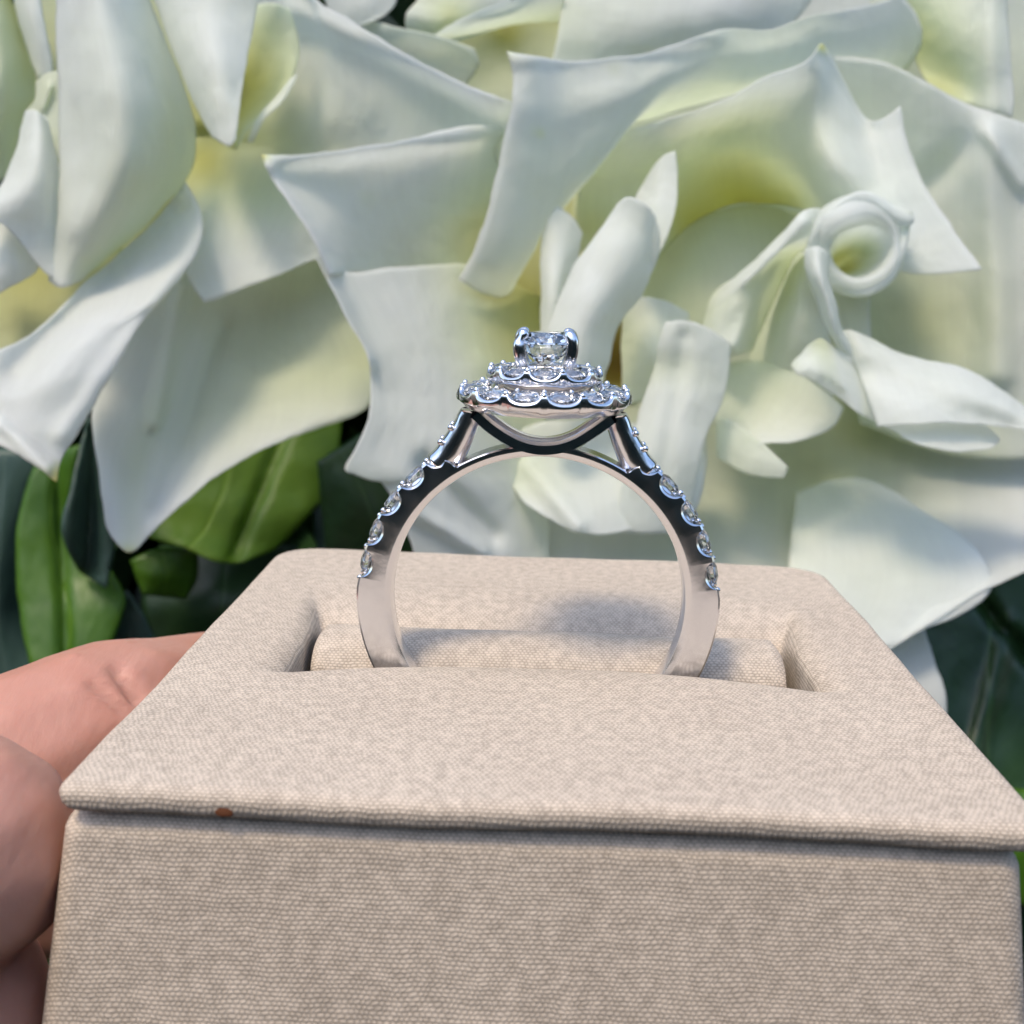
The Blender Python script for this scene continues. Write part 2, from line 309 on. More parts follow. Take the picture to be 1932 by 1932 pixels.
pet(roseC, [(690,38,14.6),(765,56,14.3),(830,70,14.2),(895,92,14.2)], [(905,120,14.3),(880,160,14.6)], [(640,120,14.9),(760,150,14.8),(860,190,14.9,.2)], [], bulge=-.15, n=20, g=.12)
# ---- rose at the top right
pet(roseD, [(1070,-70,14.6,.1),(1580,-70,14.8)], [(1500,40,14.9)], [(1038,130,14.0,.15),(1200,140,14.5),(1460,80,14.9)], [(1062,0,14.2,.15)], bulge=.4)
pet(roseD, [(1660,-70,13.6,.2),(1900,-70,13.4)], [(1899,0,13.4),(1905,103,13.3),(1911,183,13.3)], [(1772,170,13.5,.5),(1840,200,13.5,.2),(1908,222,13.3)], [(1687,0,13.8,.6),(1711,59,13.9,.8),(1746,147,13.8,.5)], bulge=.3,
    ridges=[(1870,-40,1870,200,30,.2)], tints=[(1800,160,60,.35)])
pet(roseD, [(1870,-70,14.9,.1),(2000,-70,14.9)], [], [(1860,260,14.8,.2),(2000,260,14.8)], [], n=14, bulge=.1, g=.15)
pet(roseD, [(1480,-70,15.5),(1720,-70,15.3)], [], [(1440,120,15.5),(1720,120,15.5)], [], n=14)
# ---- big rose
pet(roseB, [(492,290,11.9,.2),(560,291,12),(638,281,12.1),(743,266,12.3),(902,237,12.7,.05),(1010,250,13.2,.3)], [(990,330,13.3,.4),(950,430,13.2,.5)], [(622,520,12.0),(700,512,12.8,.1),(830,510,13,.3),(940,530,13.2,.5)],
    [(500,312,11.9),(545,382,11.85),(585,440,11.85)], bulge=-.15, ridges=[(500,300,960,245,24,.15),(505,320,625,520,20,.16)], tints=[(900,440,90,.35),(495,294,9,.9),(690,370,22,.12)], n=36)
pet(roseB, [(590,478,12.05),(625,504,12.2),(760,504,12.6),(880,500,12.9,.3),(1020,560,13.4,.7)], [(1030,800,13.2,.3)], [(800,1180,12.6),(1040,1180,12.9)], [(650,590,12.1),(694,676,12.1),(700,726,12.1),(696,786,12),(675,841,11.9),(652,888,11.8,.1),(712,902,12),(752,966,12.2),(780,1040,12.3)],
    bulge=.2, ridges=[(600,480,690,680,18,.18),(760,950,910,1040,16,.15),(800,880,930,1010,22,-.15)], tints=[(960,620,110,.5),(960,760,70,.2)], n=44)
pet(roseB, [(956,99,12.1),(997,106,12.2),(1090,114,12.4),(1196,103,12.5),(1275,82,12.6),(1363,52,12.7,.1),(1448,56,12.9,.1),(1540,27,13,.1),(1619,14,13.1),(1700,-10,13.2)], [(1740,60,13.5,.1),(1720,120,13.7,.2)],
    [(866,528,12.6),(950,560,13.0,.15),(1000,470,13.2,.2),(1060,385,13.5,.25),(1112,270,13.8,.3),(1250,215,13.8,.25),(1400,170,13.8,.1),(1640,160,13.9,.2)], [(965,132,12.1),(966,198,12.1),(953,250,12.2),(936,330,12.3),(913,423,12.4),(885,490,12.5)],
    bulge=.45, ridges=[(970,110,1350,65,20,.10),(1000,130,940,480,46,.12)], tints=[(1016,250,9,.35),(1160,130,14,.12),(958,103,12,.3)], n=44)
pet(roseB, [(1108,262,13.3,.15),(1222,233,13),(1363,189,12.7),(1451,140,12.5),(1530,108,12.4),(1551,80,12.3),(1572,112,12.5),(1604,172,12.8),(1646,228,13),(1698,200,12.8)], [(1716,280,12.7),(1746,353,12.5),(1790,421,12.3)],
    [(1140,660,14.1,.4),(1230,500,14.2,.4),(1290,434,14.3,.4),(1363,392,14.4,.4),(1430,384,14.4,.4),(1520,398,14.2,.3),(1600,460,13.3,.1),(1700,512,12.6),(1852,509,12)], [(1096,330,13.6,.2),(1086,400,13.8,.35),(1110,520,14,.4)],
    bulge=.2, ridges=[(1560,100,1640,240,20,-.12),(1160,280,1520,130,40,.12),(1300,300,1560,330,70,.25),(1670,215,1690,480,40,.16)],
    tints=[(1400,380,75,.45),(1300,425,50,.4),(1480,392,50,.35),(1350,350,110,.25),(1120,430,50,.3),(1552,86,11,.8)], n=48)
pet(roseB, [(1560,105,13.3),(1690,128,13.2),(1746,156,13.2),(1834,200,13.3),(1932,232,13.3),(2010,250,13.3)], [(2010,500,13)], [(1620,800,13.8,.4),(1800,860,13.6,.3),(2010,860,13.3)], [(1580,350,14,.2),(1600,560,14,.4)],
    bulge=-.35, ridges=[(1840,262,1748,345,30,-.12),(1864,250,1932,348,14,.14),(1870,260,1880,700,40,.25)], tints=[(1750,600,120,.3),(1790,300,40,.1)], n=40)
pet(roseB, [(1195,530,14.2,.6),(1288,432,14.3,.8),(1363,396,14.3,.7),(1430,388,14.3,.7),(1520,404,14.3,.6)], [(1560,520,14.4,.4)], [(1180,700,14.4,.4),(1300,720,14.2,.2),(1450,720,14.2,.2)], [], bulge=.35, tints=[(1380,500,120,-.3)], n=30)
# inner rolled petals
pet(roseB, [(1021,372,12.9),(1036,380,12.8),(1064,394,12.8),(1100,440,12.9)], [(1088,500,12.9),(1070,580,12.9)], [(1016,720,12.7),(1060,720,12.7)], [(1021,450,12.8),(1020,600,12.7)], bulge=.25, n=26)
pet(roseB, [(1230,318,12.7),(1258,290,12.6),(1276,283,12.6)], [(1279,346,12.5),(1270,412,12.4),(1249,466,12.4)], [(1180,430,12.6),(1240,490,12.4)], [(1201,372,12.8)], bulge=.12, n=24)
pet(roseB, [(1165,386,12.1),(1183,373,12.0),(1222,392,12.0),(1244,440,12.2)], [(1240,490,12.3),(1231,513,12.3),(1210,558,12.3),(1178,598,12.3),(1160,632,12.3),(1150,677,12.3)], [(1016,760,12.2),(1060,770,12),(1120,760,12.3)], [(1143,418,12.2),(1116,455,12.2),(1079,511,12.2),(1045,590,12.2),(1020,690,12.2)], bulge=.22,
    ridges=[(1232,410,1225,500,10,-.07)], n=34)
pet(roseB, [(1176,566,13.2,.1),(1220,560,13.1),(1300,590,13.2,.05)], [(1290,700,13.1,.15)], [(1176,760,13.2,.2),(1260,760,13.2,.2)], [(1172,650,13.3,.3)], bulge=.25, tints=[(1265,705,25,.4)], n=24)
pet(roseB, [(1140,600,14,1.3),(1200,600,14,1.3)], [(1195,680,14,1.4)], [(1140,760,14,1.1),(1200,760,14,.9)], [], tints=[(1165,690,35,.45)], n=16)  # brown patch filling the deep crevice: its shade is put into the tint
pet(roseB, [(1256,608,12.15),(1300,606,12.1),(1377,646,12.35)], [(1377,690,12.3),(1363,757,12.25),(1332,823,12.2),(1318,876,12.2),(1308,937,12.3)], [(1160,1000,12.4),(1230,1010,12.3),(1290,1000,12.4)], [(1242,650,12.2),(1236,690,12.3,.15),(1215,750,12.3),(1198,810,12.3),(1178,900,12.3)], bulge=.04, ridges=[(1290,640,1250,900,18,-.06)], n=34)
pet(roseB, [(1330,600,13.0,.2),(1345,555,12.9,.15),(1390,520,12.6),(1425,490,12.4),(1480,435,12.2),(1530,392,12.2),(1570,400,12.4)], [(1540,450,12.5),(1505,480,12.9,.4),(1470,545,13.1,.4)], [(1310,660,12.9,.1),(1370,672,12.7),(1420,660,13,.3)], [], bulge=.25, ridges=[(1520,420,1385,650,18,.18)], n=30)
pet(roseB, [(1495,470,13.1,.4),(1530,480,12.7)], [(1535,540,12.7),(1560,620,12.8),(1575,680,13)], [(1400,760,13.5,.25),(1480,770,13.3,.15),(1570,760,13.3)], [(1470,545,13.2,.4),(1425,640,13.4,.3)], bulge=.35, n=28)
pet(roseB, [(1545,530,13,.1),(1600,555,13),(1644,552,13)], [(1642,600,13)], [(1585,680,13.2),(1650,680,13.2)], [], bulge=-.1, n=16)
pet(roseB, [(1519,470,12.1),(1545,465,11.9),(1564,480,12.1)], [(1562,520,12.05),(1577,577,12.1),(1591,630,12.2)], [(1594,676,12.4),(1606,680,12.3),(1622,668,12.4)], [(1521,511,12.1),(1540,564,12.2),(1569,635,12.3)], bulge=.12, n=24)
pet(roseB, [(1490,691,11.9,.25),(1510,668,12,.1),(1548,640,12.2,.3),(1570,655,12.2),(1612,680,12.3)], [(1620,700,12.4),(1641,762,12.3)], [(1500,705,11.9),(1527,717,11.9),(1580,749,12),(1627,786,12.1),(1650,795,12.3)], [], bulge=.2, n=28)
pet(roseB, [(1580,632,12.4),(1600,623,12.3),(1646,638,12.3),(1712,670,12.3),(1752,680,12.3),(1818,696,12.3),(1884,731,12.2),(1932,768,12.1),(2000,815,12)], [], [(1656,806,11.9),(1720,800,11.7),(1850,800,11.7),(1990,822,11.9)], [(1617,696,12.2),(1641,762,12.0)], bulge=.3,
    ridges=[(1640,700,1900,800,30,-.1)], n=36)
pet(roseB, [(1654,798,12.1),(1720,770,12.2),(1830,790,12.2)], [(1870,808,12.1),(1888,830,12.0)], [(1685,812,11.9),(1725,834,11.8),(1791,852,11.8),(1871,845,11.9)], [], bulge=.15, n=24)
pet(roseB, [(1350,690,13,.2),(1430,680,13.2,.3),(1510,708,13,.2),(1590,770,13)], [(1575,800,12.8),(1527,826,12.6)], [(1350,860,12.8,.2),(1400,850,12.6),(1440,835,12.5)], [], bulge=-.25, n=26)
pet(roseB, [(1350,800,12.75,.25),(1360,793,12.7,.2),(1425,829,12.6,.15),(1484,882,12.5,.1)], [], [(1352,862,12.7,.25),(1403,893,12.6,.2),(1480,900,12.5,.1)], [], bulge=.03, n=20)
pet(roseB, [(930,840,12.9,.2),(1010,800,12.9),(1180,800,12.8),(1330,780,12.9,.2)], [(1330,900,12.7)], [(990,948,12.5),(1030,975,12.4),(1085,1004,12.3),(1218,994,12.4),(1310,975,12.6)], [(950,890,12.8,.3)], bulge=.15, ridges=[(1000,880,1090,990,20,.14),(1010,870,1300,860,50,-.15)], n=32)
pet(roseB, [(900,700,14,.15),(1300,700,14.2,.28),(1700,760,14.2,.3),(2010,780,14,.1)], [(2010,920,13.6)], [(880,1180,12.8),(1250,1180,12.7),(1600,1260,12.5),(1736,1186,12.4),(1794,1150,12.5),(1861,1111,12.6),(1932,1079,12.6),(2010,1050,12.7)], [], bulge=-.4,
    ridges=[(1330,1000,1560,1120,60,.15),(1560,880,1700,1100,50,.12),(985,900,980,1050,10,-.15)], tints=[(1500,900,150,.3),(1300,1020,90,.2),(1640,830,120,.2)], n=44)
pet(roseB, [(1500,930,13.7,.15),(1620,900,13.8,.1),(1730,960,13.65)], [(1850,1050,12.85),(1870,1090,12.7)], [(1480,1150,12.5),(1640,1230,12.35),(1735,1190,12.4)], [], bulge=.12, lip=.05, n=30)
pet(roseB, [(1560,1100,13.2),(1740,1170,13)], [(1763,1244,12.9),(1788,1330,12.7)], [(1600,1400,12.6),(1785,1380,12.7)], [], bulge=.1, n=20)
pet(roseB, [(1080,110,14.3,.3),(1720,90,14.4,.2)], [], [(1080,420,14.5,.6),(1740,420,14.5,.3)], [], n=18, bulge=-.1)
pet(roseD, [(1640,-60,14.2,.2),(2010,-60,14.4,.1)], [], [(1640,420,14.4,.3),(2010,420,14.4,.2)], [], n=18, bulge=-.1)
# backing petals (outer ring of the big rose, seen through the gaps)
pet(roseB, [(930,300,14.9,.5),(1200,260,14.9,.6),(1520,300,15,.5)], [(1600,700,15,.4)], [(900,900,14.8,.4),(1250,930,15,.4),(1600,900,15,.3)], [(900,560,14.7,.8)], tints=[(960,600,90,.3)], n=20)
# swirl at the heart of the big rose
NA = 72; V = []; G = []; TH = np.linspace(0, 2 * PI, 13)
rim_in = [70, 66, 58, 50, 48, 50, 53, 54, 58, 63, 64, 67, 70]; rim_out = [86, 98, 104, 98, 96, 98, 97, 96, 98, 100, 98, 94, 92]
for t, dep, g in ((1.25, 1.9, .9), (1, 1.5, 1.0), (.85, 1.2, .85), (.66, .9, .55), (.42, .62, .28), (.22, .3, .1), (.08, .1, .03), (0, .03, 0), (-.15, -.02, 0), (-.4, 0, 0), (-.7, .08, 0), (-.9, .25, 0), (-1, .55, 0), (-.98, 1.2, .1)):
    for k in range(NA):
        a = 2 * PI * k / NA; ri_ = np.interp(a, TH, rim_in); ro2 = np.interp(a, TH, rim_out)
        q = max(t, 0); r_ = ri_ * max(.02, 1 - .76 * q) if t >= 0 else ri_ + (ro2 - ri_) * -t
        V.append(at(1618 - 34 * q + r_ * math.cos(a), 462 + 38 * q - r_ * math.sin(a), 12.0 + dep + .08 * math.sin(a * 2 + .6) - .12 * math.sin(a) * (1 - q))); G.append(g)
o = mk('petal', V, gridf(14, NA, cyc_m=True), M_PET, None)
a_ = o.data.attributes.new('basetint', 'FLOAT', 'POINT'); a_.data.foreach_set('value', G); o.data.uv_layers.new(name='UVMap')
mod(o, 'SUBSURF', levels=1, render_levels=1); keep(o, roseB)
pet(roseB, [(1545,560,12.6),(1520,470,12.1),(1560,400,11.9),(1630,362,11.9),(1690,388,12),(1722,400,12.0,.2)], [(1722,420,12)], [(1566,540,12.6),(1560,480,12.2),(1590,436,12.15),(1635,414,12.15),(1682,420,12.1),(1712,428,12.1,.2)], [], bulge=.03, lip=.03, n=26, wav=.02)
pet(roseB, [(1716,410,12.15,.3),(1708,470,12.1),(1685,525,12.1),(1640,556,12.1),(1585,548,12.3),(1560,530,12.5)], [], [(1690,420,12.2),(1680,470,12.15),(1655,515,12.1),(1620,530,12.15),(1590,525,12.2),(1575,515,12.4)], [], bulge=.03, lip=.03, n=26, wav=.02)

# ------------------------------------------------------------------ leaves
LV = {}
def leaf(label, top, right, bottom, left, m, **k):
    SD[0] += 1
    t = thing('rose_leaf', label, 'leaf', tuple(at(top[0][0], top[0][1], top[0][2])), None)
    sheet('leaf_blade', top, right, bottom, left, t, m=m, seed=SD[0], th=.03, lip=.05, **k)
    return t
leaf('bright green leaf under the drooping white petal, left of the ring box', [(240,860,16.5),(420,760,17),(640,720,17.5)], [(640,850,17.2),(620,930,17),(586,967,16.8),(520,1032,16.6)], [(250,1010,16),(355,1037,16),(400,1058,16),(457,1061,16.2)], [], M_LB, ridges=[(560,760,440,1050,14,-.15)], n=30)
leaf('large mid green upright leaf at the far left above the finger', [(75,860,15.5),(150,840,15.4)], [(150,960,15.6),(200,1060,15.6),(235,1130,15.4),(215,1200,15.3)], [(60,1260,15),(120,1300,15),(190,1260,15.2)], [(45,940,15.4),(32,1010,15.3),(32,1110,15.2)], M_LM, ridges=[(110,860,125,1280,14,-.1)], n=30)
leaf('dark olive leaf with a bluish folded edge hanging below the white petal gap', [(165,790,15),(200,790,15)], [(214,900,15),(218,1010,15.1)], [(150,1075,15),(200,1110,15)], [(135,920,14.7),(118,1010,14.6)], M_LT, ridges=[(180,820,165,1080,22,-.35)], n=24)
leaf('blue green leaf cut off by the left edge, behind the upright leaf', [(-60,840,16.6),(80,850,16.8)], [(60,1000,17),(60,1200,17)], [(-60,1330,16.5),(110,1300,16.8)], [], M_LT, n=20, bulge=.3)
leaf('small green leaf just above the back left corner of the box', [(245,1060,16.2),(300,1035,16.3),(370,1042,16.4)], [(370,1090,16.6)], [(270,1120,16.2),(350,1130,16.6)], [], M_LM, n=20, bulge=.2)
leaf('dark green leaf behind the back left corner of the ring box', [(300,1030,17.5),(560,1030,17.5)], [(560,1180,17.5)], [(290,1220,17.2),(520,1240,17.4)], [(270,1120,17.3)], M_LD, n=20, bulge=.4)
leaf('pointed bluish leaf tip rising just above the finger', [(228,1150,15.8),(240,1112,15.7)], [(275,1170,15.8),(300,1240,15.9)], [(190,1260,15.8),(300,1260,15.9)], [(220,1190,15.8)], M_LT, n=16)
leaf('dark leaf between the pointed petal and the ring, left of the band', [(600,870,16.5),(680,820,16.5)], [(760,900,16.5),(800,1010,16.5)], [(620,1080,16.6),(760,1090,16.6)], [], M_LD, n=20, bulge=.3)
leaf('small bluish leaf low between the ring band and bright green leaf', [(590,930,17.2),(640,940,17.1)], [(660,1010,17.1)], [(600,1080,17.2),(670,1080,17.1)], [], M_LT, n=14, bulge=.2)
leaf('large dark green leaf with pale midrib at the right edge below the big rose', [(1715,1130,14.2),(1850,1060,14.4),(2010,980,14.6)], [(2030,1300,14.4)], [(1740,1420,13.6),(1850,1560,13.6),(2020,1660,13.8)], [(1722,1250,14)], M_LD, ridges=[(1820,1100,2010,1330,16,-.25),(1900,1180,1840,1420,18,.12)], n=30)
leaf('mid green leaf at the right edge beside the lid of the box', [(1840,1480,12.5),(2020,1500,12.8)], [], [(1850,1700,12.3),(2020,1720,12.6)], [], M_LM, n=16, bulge=.2)
leaf('greenish pale leaf at the top edge between two white roses', [(1450,-60,16.3),(1720,-60,16.5)], [], [(1460,80,16.3),(1700,80,16.5)], [], M_LT, n=14)

# loose foliage behind everything: dark mass of leaves nobody could count
def foliage(name, cnt, pos, size, label, m):
    V = []; F = []
    prof = [(0, 0), (.3, .28), (.62, .3), (1, 0)]
    for i in range(cnt):
        p = pos(); s = size * random.uniform(.6, 1.4)
        q = Matrix.Rotation(random.uniform(0, 2 * PI), 3, 'Z') @ Matrix.Rotation(random.uniform(-1.4, 1.4), 3, 'X') @ Matrix.Rotation(random.uniform(-1, 1), 3, 'Y')
        k = len(V)
        for (y, x) in prof:
            if x == 0: V.append(p + q @ Vector((0, y, 0)) * s)
            else: V += [p + q @ Vector((-x, y, .12)) * s, p + q @ Vector((0, y, 0)) * s, p + q @ Vector((x, y, .12)) * s]
        F += [(k, k + 2, k + 1), (k, k + 3, k + 2), (k + 1, k + 2, k + 5, k + 4), (k + 2, k + 3, k + 6, k + 5), (k + 4, k + 5, k + 7), (k + 5, k + 6, k + 7)]
    o = mk(name, V, F, m, None, False); o.data.uv_layers.new(name='UVMap'); o['kind'] = 'stuff'; o['label'] = label
    return o
def pos_back():
    d = random.uniform(20, 42); return Vector(at(random.uniform(-1700, 3600), random.uniform(-600, 2700), d))
foliage('background_foliage', 9500, pos_back, 4.2, 'dark out of focus leaves behind the roses', M_LD)
def pos_rear():
    a = random.uniform(PI * 1.02, PI * 1.98); r = random.uniform(70, 120)
    return Vector((r * math.cos(a), r * math.sin(a), random.uniform(-65, 22 if random.random() < .85 else 34)))
foliage('added_hedge', 9000, pos_rear, 9, 'unseen leaves added behind the viewer for dark ring reflections', M_LT)  # out-of-view leaf mass, added so the ring's metal reflects something dark
gm, N, L, b = mat('garden_soil')
n = N.new('ShaderNodeTexNoise'); n.inputs['Scale'].default_value = .2; n.inputs['Detail'].default_value = 8
tc = N.new('ShaderNodeTexCoord'); L.new(tc.outputs['Object'], n.inputs['Vector'])
r = N.new('ShaderNodeValToRGB'); r.color_ramp.elements[0].color = (.035, .022, .012, 1); r.color_ramp.elements[1].color = (.10, .075, .05, 1)
L.new(n.outputs[0], r.inputs[0]); L.new(r.outputs[0], b.inputs['Base Color']); b.inputs['Roughness'].default_value = .95
g = mk('ground', [(-1500, -1500, -70), (1500, -1500, -70), (1500, 1500, -70), (-1500, 1500, -70)], [(0, 1, 2, 3)], gm, None, False); g['kind'] = 'structure'

# ------------------------------------------------------------------ ring box
box = thing('ring_box', 'beige textured ring box with padded slotted top held in a hand', 'box', (0, 2.2, -3.5))
def rrect(x0, x1, y0, y1, rf, rb, nc=8, ns=40, yf=None):
    """contour with equal point counts on every side; rf / rb = front / back corner radii; yf(x) = offset of the front side"""
    P = []
    cs = [((x1 - rf, y0 + rf), -90, rf), ((x1 - rb, y1 - rb), 0, rb), ((x0 + rb, y1 - rb), 90, rb), ((x0 + rf, y0 + rf), 180, rf)]
    for i, ((cx, cy), a0, rr) in enumerate(cs):
        for k in range(nc + 1):
            a = R(a0 + 90 * k / nc); P.append((cx + rr * math.cos(a), cy + rr * math.sin(a)))
        (nx, ny), na, nr = cs[(i + 1) % 4]; a = R(na); q = (nx + nr * math.cos(a), ny + nr * math.sin(a)); p = P[-1]
        for k in range(1, ns): P.append((p[0] + (q[0] - p[0]) * k / ns, p[1] + (q[1] - p[1]) * k / ns))
    if yf: P = [(x, y + (yf(x) if y < (y0 + y1) / 2 else 0)) for x, y in P]
    return P
PW, PD = 2.17, 4.40
def mix(A, B, t): return [(a[0] + (b[0] - a[0]) * t, a[1] + (b[1] - a[1]) * t) for a, b in zip(A, B)]
outer = rrect(-PW, PW, 0, PD, .07, .34); outs = rrect(-PW + .07, PW - .07, .07, PD - .12, .05, .3)
outb = rrect(-PW + .05, PW - .05, .03, PD - .05, .05, .3)
slot = rrect(-1.53, 1.56, 1.66, 2.76, .02, .02, yf=lambda x: .22 * max(0, 1 - (abs(x) / 1.45) ** 4))
slx = rrect(-1.72, 1.74, 1.46, 3.32, .12, .12)
def drop(i):
    y = slot[i][1]; t = min(max((y - 2.2) / .5, 0), 1); return .11 + .15 * t * t
loops = []
loops.append([(x, y, -.135) for x, y in mix(outb, slot, .12)])
for z, t in ((-.133, 0), (-.12, .5), (-.095, .85), (-.06, 1.0)): loops.append([(x, y, z) for x, y in mix(outb, outer, t)])
for k in range(1, 7):
    a = PI / 2 * k / 6; loops.append([(x, y, -.06 * (1 - math.sin(a))) for x, y in mix(outer, outs, 1 - math.cos(a))])
for k in range(1, 13): loops.append([(x, y, .0) for x, y in mix(outs, slx, k / 12)])
for k in range(1, 15):
    a = PI / 2 * k / 14; loops.append([(p[0], p[1], -drop(i) * (1 - math.cos(a))) for i, p in enumerate(mix(slx, slot, math.sin(a)))])
loops.append([(x, y, -.6) for x, y in slot]); loops.append([(x, y, -1.0) for x, y in slot])
NL = len(loops[0]); V = [p for l in loops for p in l]
# soft hand-wrapped unevenness
V2 = []
for x, y, z in V:
    q = noise.noise(Vector((x * .8, y * .8, z))) * .022 + noise.noise(Vector((x * 2.5, y * 2.5, 3))) * .007
    V2.append((x, y, z + (q if z > -.3 else 0) - (.03 * (x / PW) ** 2 if z > -.3 else 0) * 0))
pad = keep(mk('pad', V2, gridf(len(loops), NL, cyc_m=True), M_FAB), box)
lining = keep(mk('slot_lining', [(-1.6, 1.7, -.62), (1.6, 1.7, -.62), (1.6, 2.8, -.62), (-1.6, 2.8, -.62)], [(0, 1, 2, 3)], M_DARKIN, None, False), box)
# cushion roll behind the ring
V = []; NX = 60; NP = 20
for i in range(NX):
    x = -1.485 + 2.96 * i / (NX - 1); e = min(1, (1 - abs(x + .005) / 1.481) * 30)
    for k in range(NP):
        a = PI * k / (NP - 1); V.append((x, 2.43 + .31 * math.cos(a) * (.9 + .1 * e), -.275 + (.245 + .012 * noise.noise(Vector((x * 2, a, 0)))) * math.sin(a) * (.75 + .25 * e)))
keep(mk('cushion_roll', V, gridf(NX, NP), M_FAB), box)
V = []
for i in range(NX):
    x = -1.46 + 2.9 * i / (NX - 1)
    for k in range(NP):
        a = PI * k / (NP - 1); V.append((x, 1.87 + .1 * math.cos(a), -.3 + .08 * math.sin(a)))
keep(mk('cushion_roll', V, gridf(NX, NP), M_FAB), box)
# body: flared below the pad
def brect(z, t): return [(x, y, z) for x, y in rrect(-PW - .025 - t, PW - .065 + t * .9, .05 - t * .9, PD - .05 + t, .12, .25)]
bl = [[(x, y, -.17) for x, y in rrect(-PW + .5, PW - .5, .5, PD - .5, .1, .1)]]
for k in range(0, 7):
    a = PI / 2 * k / 6; bl.append([(x, y, -.17 - .12 * (1 - math.cos(a))) for x, y in rrect(-PW + .10 - .125 * math.sin(a), PW - .2 + .135 * math.sin(a), .14 - .09 * math.sin(a), PD - .2 + .1 * math.sin(a), .12, .25)])
for k in range(1, 12):
    z = -.29 - 3.1 * k / 11; bl.append(brect(z, (-z - .29) * .125))
bl.append([(x * .9, y * .9 + .2, -3.44) for x, y in rrect(-PW, PW, 0, PD, .1, .2)])
V = [p for l in bl for p in l]
bo = mk('body', V, gridf(len(bl), NL, cyc_m=True) + [tuple(range((len(bl) - 1) * NL, len(bl) * NL))], M_FAB); keep(bo, box)
# neck between pad and body
nk = rrect(-PW + .16, PW - .16, .12, PD - .15, .1, .25)
keep(mk('neck', [(x, y, -.12) for x, y in nk] + [(x, y, -.3) for x, y in nk], gridf(2, NL, cyc_m=True), M_FAB), box)
# rusty speck on the front lip
V = []
for i in range(7):
    for k in range(14):
        a = 2 * PI * k / 14; rr = .045 * math.sin(PI / 2 * i / 6) * (1 + .25 * noise.noise(Vector((math.cos(a) * 2, math.sin(a) * 2, 1))))
        V.append((-1.42 + rr * math.cos(a) * 1.1, -.003 - .008 * math.cos(PI / 2 * i / 6) + .012, -.088 + rr * math.sin(a) * .75))
keep(mk('stain_speck', V, gridf(7, 14, cyc_m=True), M_RUST), box)

# ------------------------------------------------------------------ the ring
RC = Vector((-.082, 2.03, .333))
ring = thing('diamond_ring', 'white gold ring with double halo of small diamonds standing upright in the slot', 'ring', RC)
RI, RT, HW = .868, .952, .108
PAVE = [35, 46, 57, 68, 79]
tab_phi = [0, 23.5, 26, 30, 36, 45, 60, 90, 180]; tab_ro = [1.22, 1.22, 1.17, 1.125, 1.075, 1.075, 1.083, 1.088, 1.07]
def ro_(p): return float(np.interp(abs(p), tab_phi, tab_ro))
def scal(p):
    p = abs(p)
    if p < 29 or p > 86: return 0.
    ds = min(abs(p - q) for q in PAVE) * PI / 180 * 1.075
    return math.sqrt(max(0., 1 - (ds / .085) ** 2))
V = []; NT = 1080
for i in range(NT):
    p = -180 + 360 * i / NT; ap = abs(p)
    t = min(max((ap - 31.5) / 2.5, 0), 1); ro = RT * (1 - t) + ro_(p) * t; s = scal(p) * t
    on = 1.0 if 31 < ap < 84 else max(0, 1 - abs(ap - 84) / 3) * (ap > 60)
    re = ro - .012 - .062 * s - .006 * on; hw = HW - .004 * math.sin(math.radians(ap)) 
    sec = [(RI, -.055), (RI + .006, -.085), (RI + .036, -hw), (RI + .046, -hw - .0015), ((RI + re) / 2 + .03, -hw - .002), (re - .012, -hw), (re, -hw + .012), (re + .004, -hw + .03),
           (ro - .055 * on - .012 * (1 - on), -hw + .045), (ro - .06 * on, 0), (ro - .055 * on - .012 * (1 - on), hw - .045), (re + .004, hw - .03), (re, hw - .012), (re - .012, hw),
           ((RI + re) / 2 + .03, hw + .002), (RI + .046, hw + .0015), (RI + .036, hw), (RI + .006, .085), (RI, .055)]
    a = R(p)
    for rr, y in sec: V.append((rr * math.sin(a), y, rr * math.cos(a)))
band = mk('band', V, gridf(NT, len(sec), True, True), M_MET, ring); band.data.set_sharp_from_angle(angle=R(30))
def brilliant(dia, name, segs=8):
    """round brilliant cut stone, table up (+Z), girdle at z = 0"""
    r = dia / 2; V = []; F = []
    def rg(rad, z, off, n=segs):
        k = len(V); V.extend([(rad * math.cos(2 * PI * (i + off) / n), rad * math.sin(2 * PI * (i + off) / n), z) for i in range(n)]); return k
    t = rg(.55 * r, .30 * r, .5); s = rg(.80 * r, .18 * r, 0); g1 = rg(r, .02 * r, .0, segs * 2); g0 = rg(r, -.03 * r, 0, segs * 2)
    pm = rg(.5 * r, -.45 * r, .5); cu = len(V); V.append((0, 0, -.86 * r)); n = segs
    F.append(tuple(range(t, t + n)))
    for i in range(n):
        j = (i + 1) % n; h = (i - 1) % n
        F.append((t + i, s + i, s + j)[::1]); F.append((t + i, t + h, s + i)[::1])
        F.append((s + i, g1 + 2 * i, g1 + (2 * i + 1) % (2 * n))); F.append((s + i, g1 + (2 * i + 1) % (2 * n), s + j)); F.append((s + j, g1 + (2 * i + 1) % (2 * n), g1 + (2 * i + 2) % (2 * n)))
        F.append((g0 + 2 * i, pm + h, pm + i)); F.append((g0 + 2 * i, pm + i, g0 + (2 * i + 1) % (2 * n))); F.append((g0 + (2 * i + 1) % (2 * n), pm + i, g0 + (2 * i + 2) % (2 * n)))
        F.append((pm + i, pm + h, cu))
    for i in range(2 * n): F.append((g1 + i, g0 + i, g0 + (i + 1) % (2 * n), g1 + (i + 1) % (2 * n)))
    me = bpy.data.meshes.new(name); me.from_pydata(V, [], F); me.materials.append(M_GEM)
    bm = bmesh.new(); bm.from_mesh(me); bmesh.ops.recalc_face_normals(bm, faces=bm.faces); bm.to_mesh(me); bm.free()
    return me
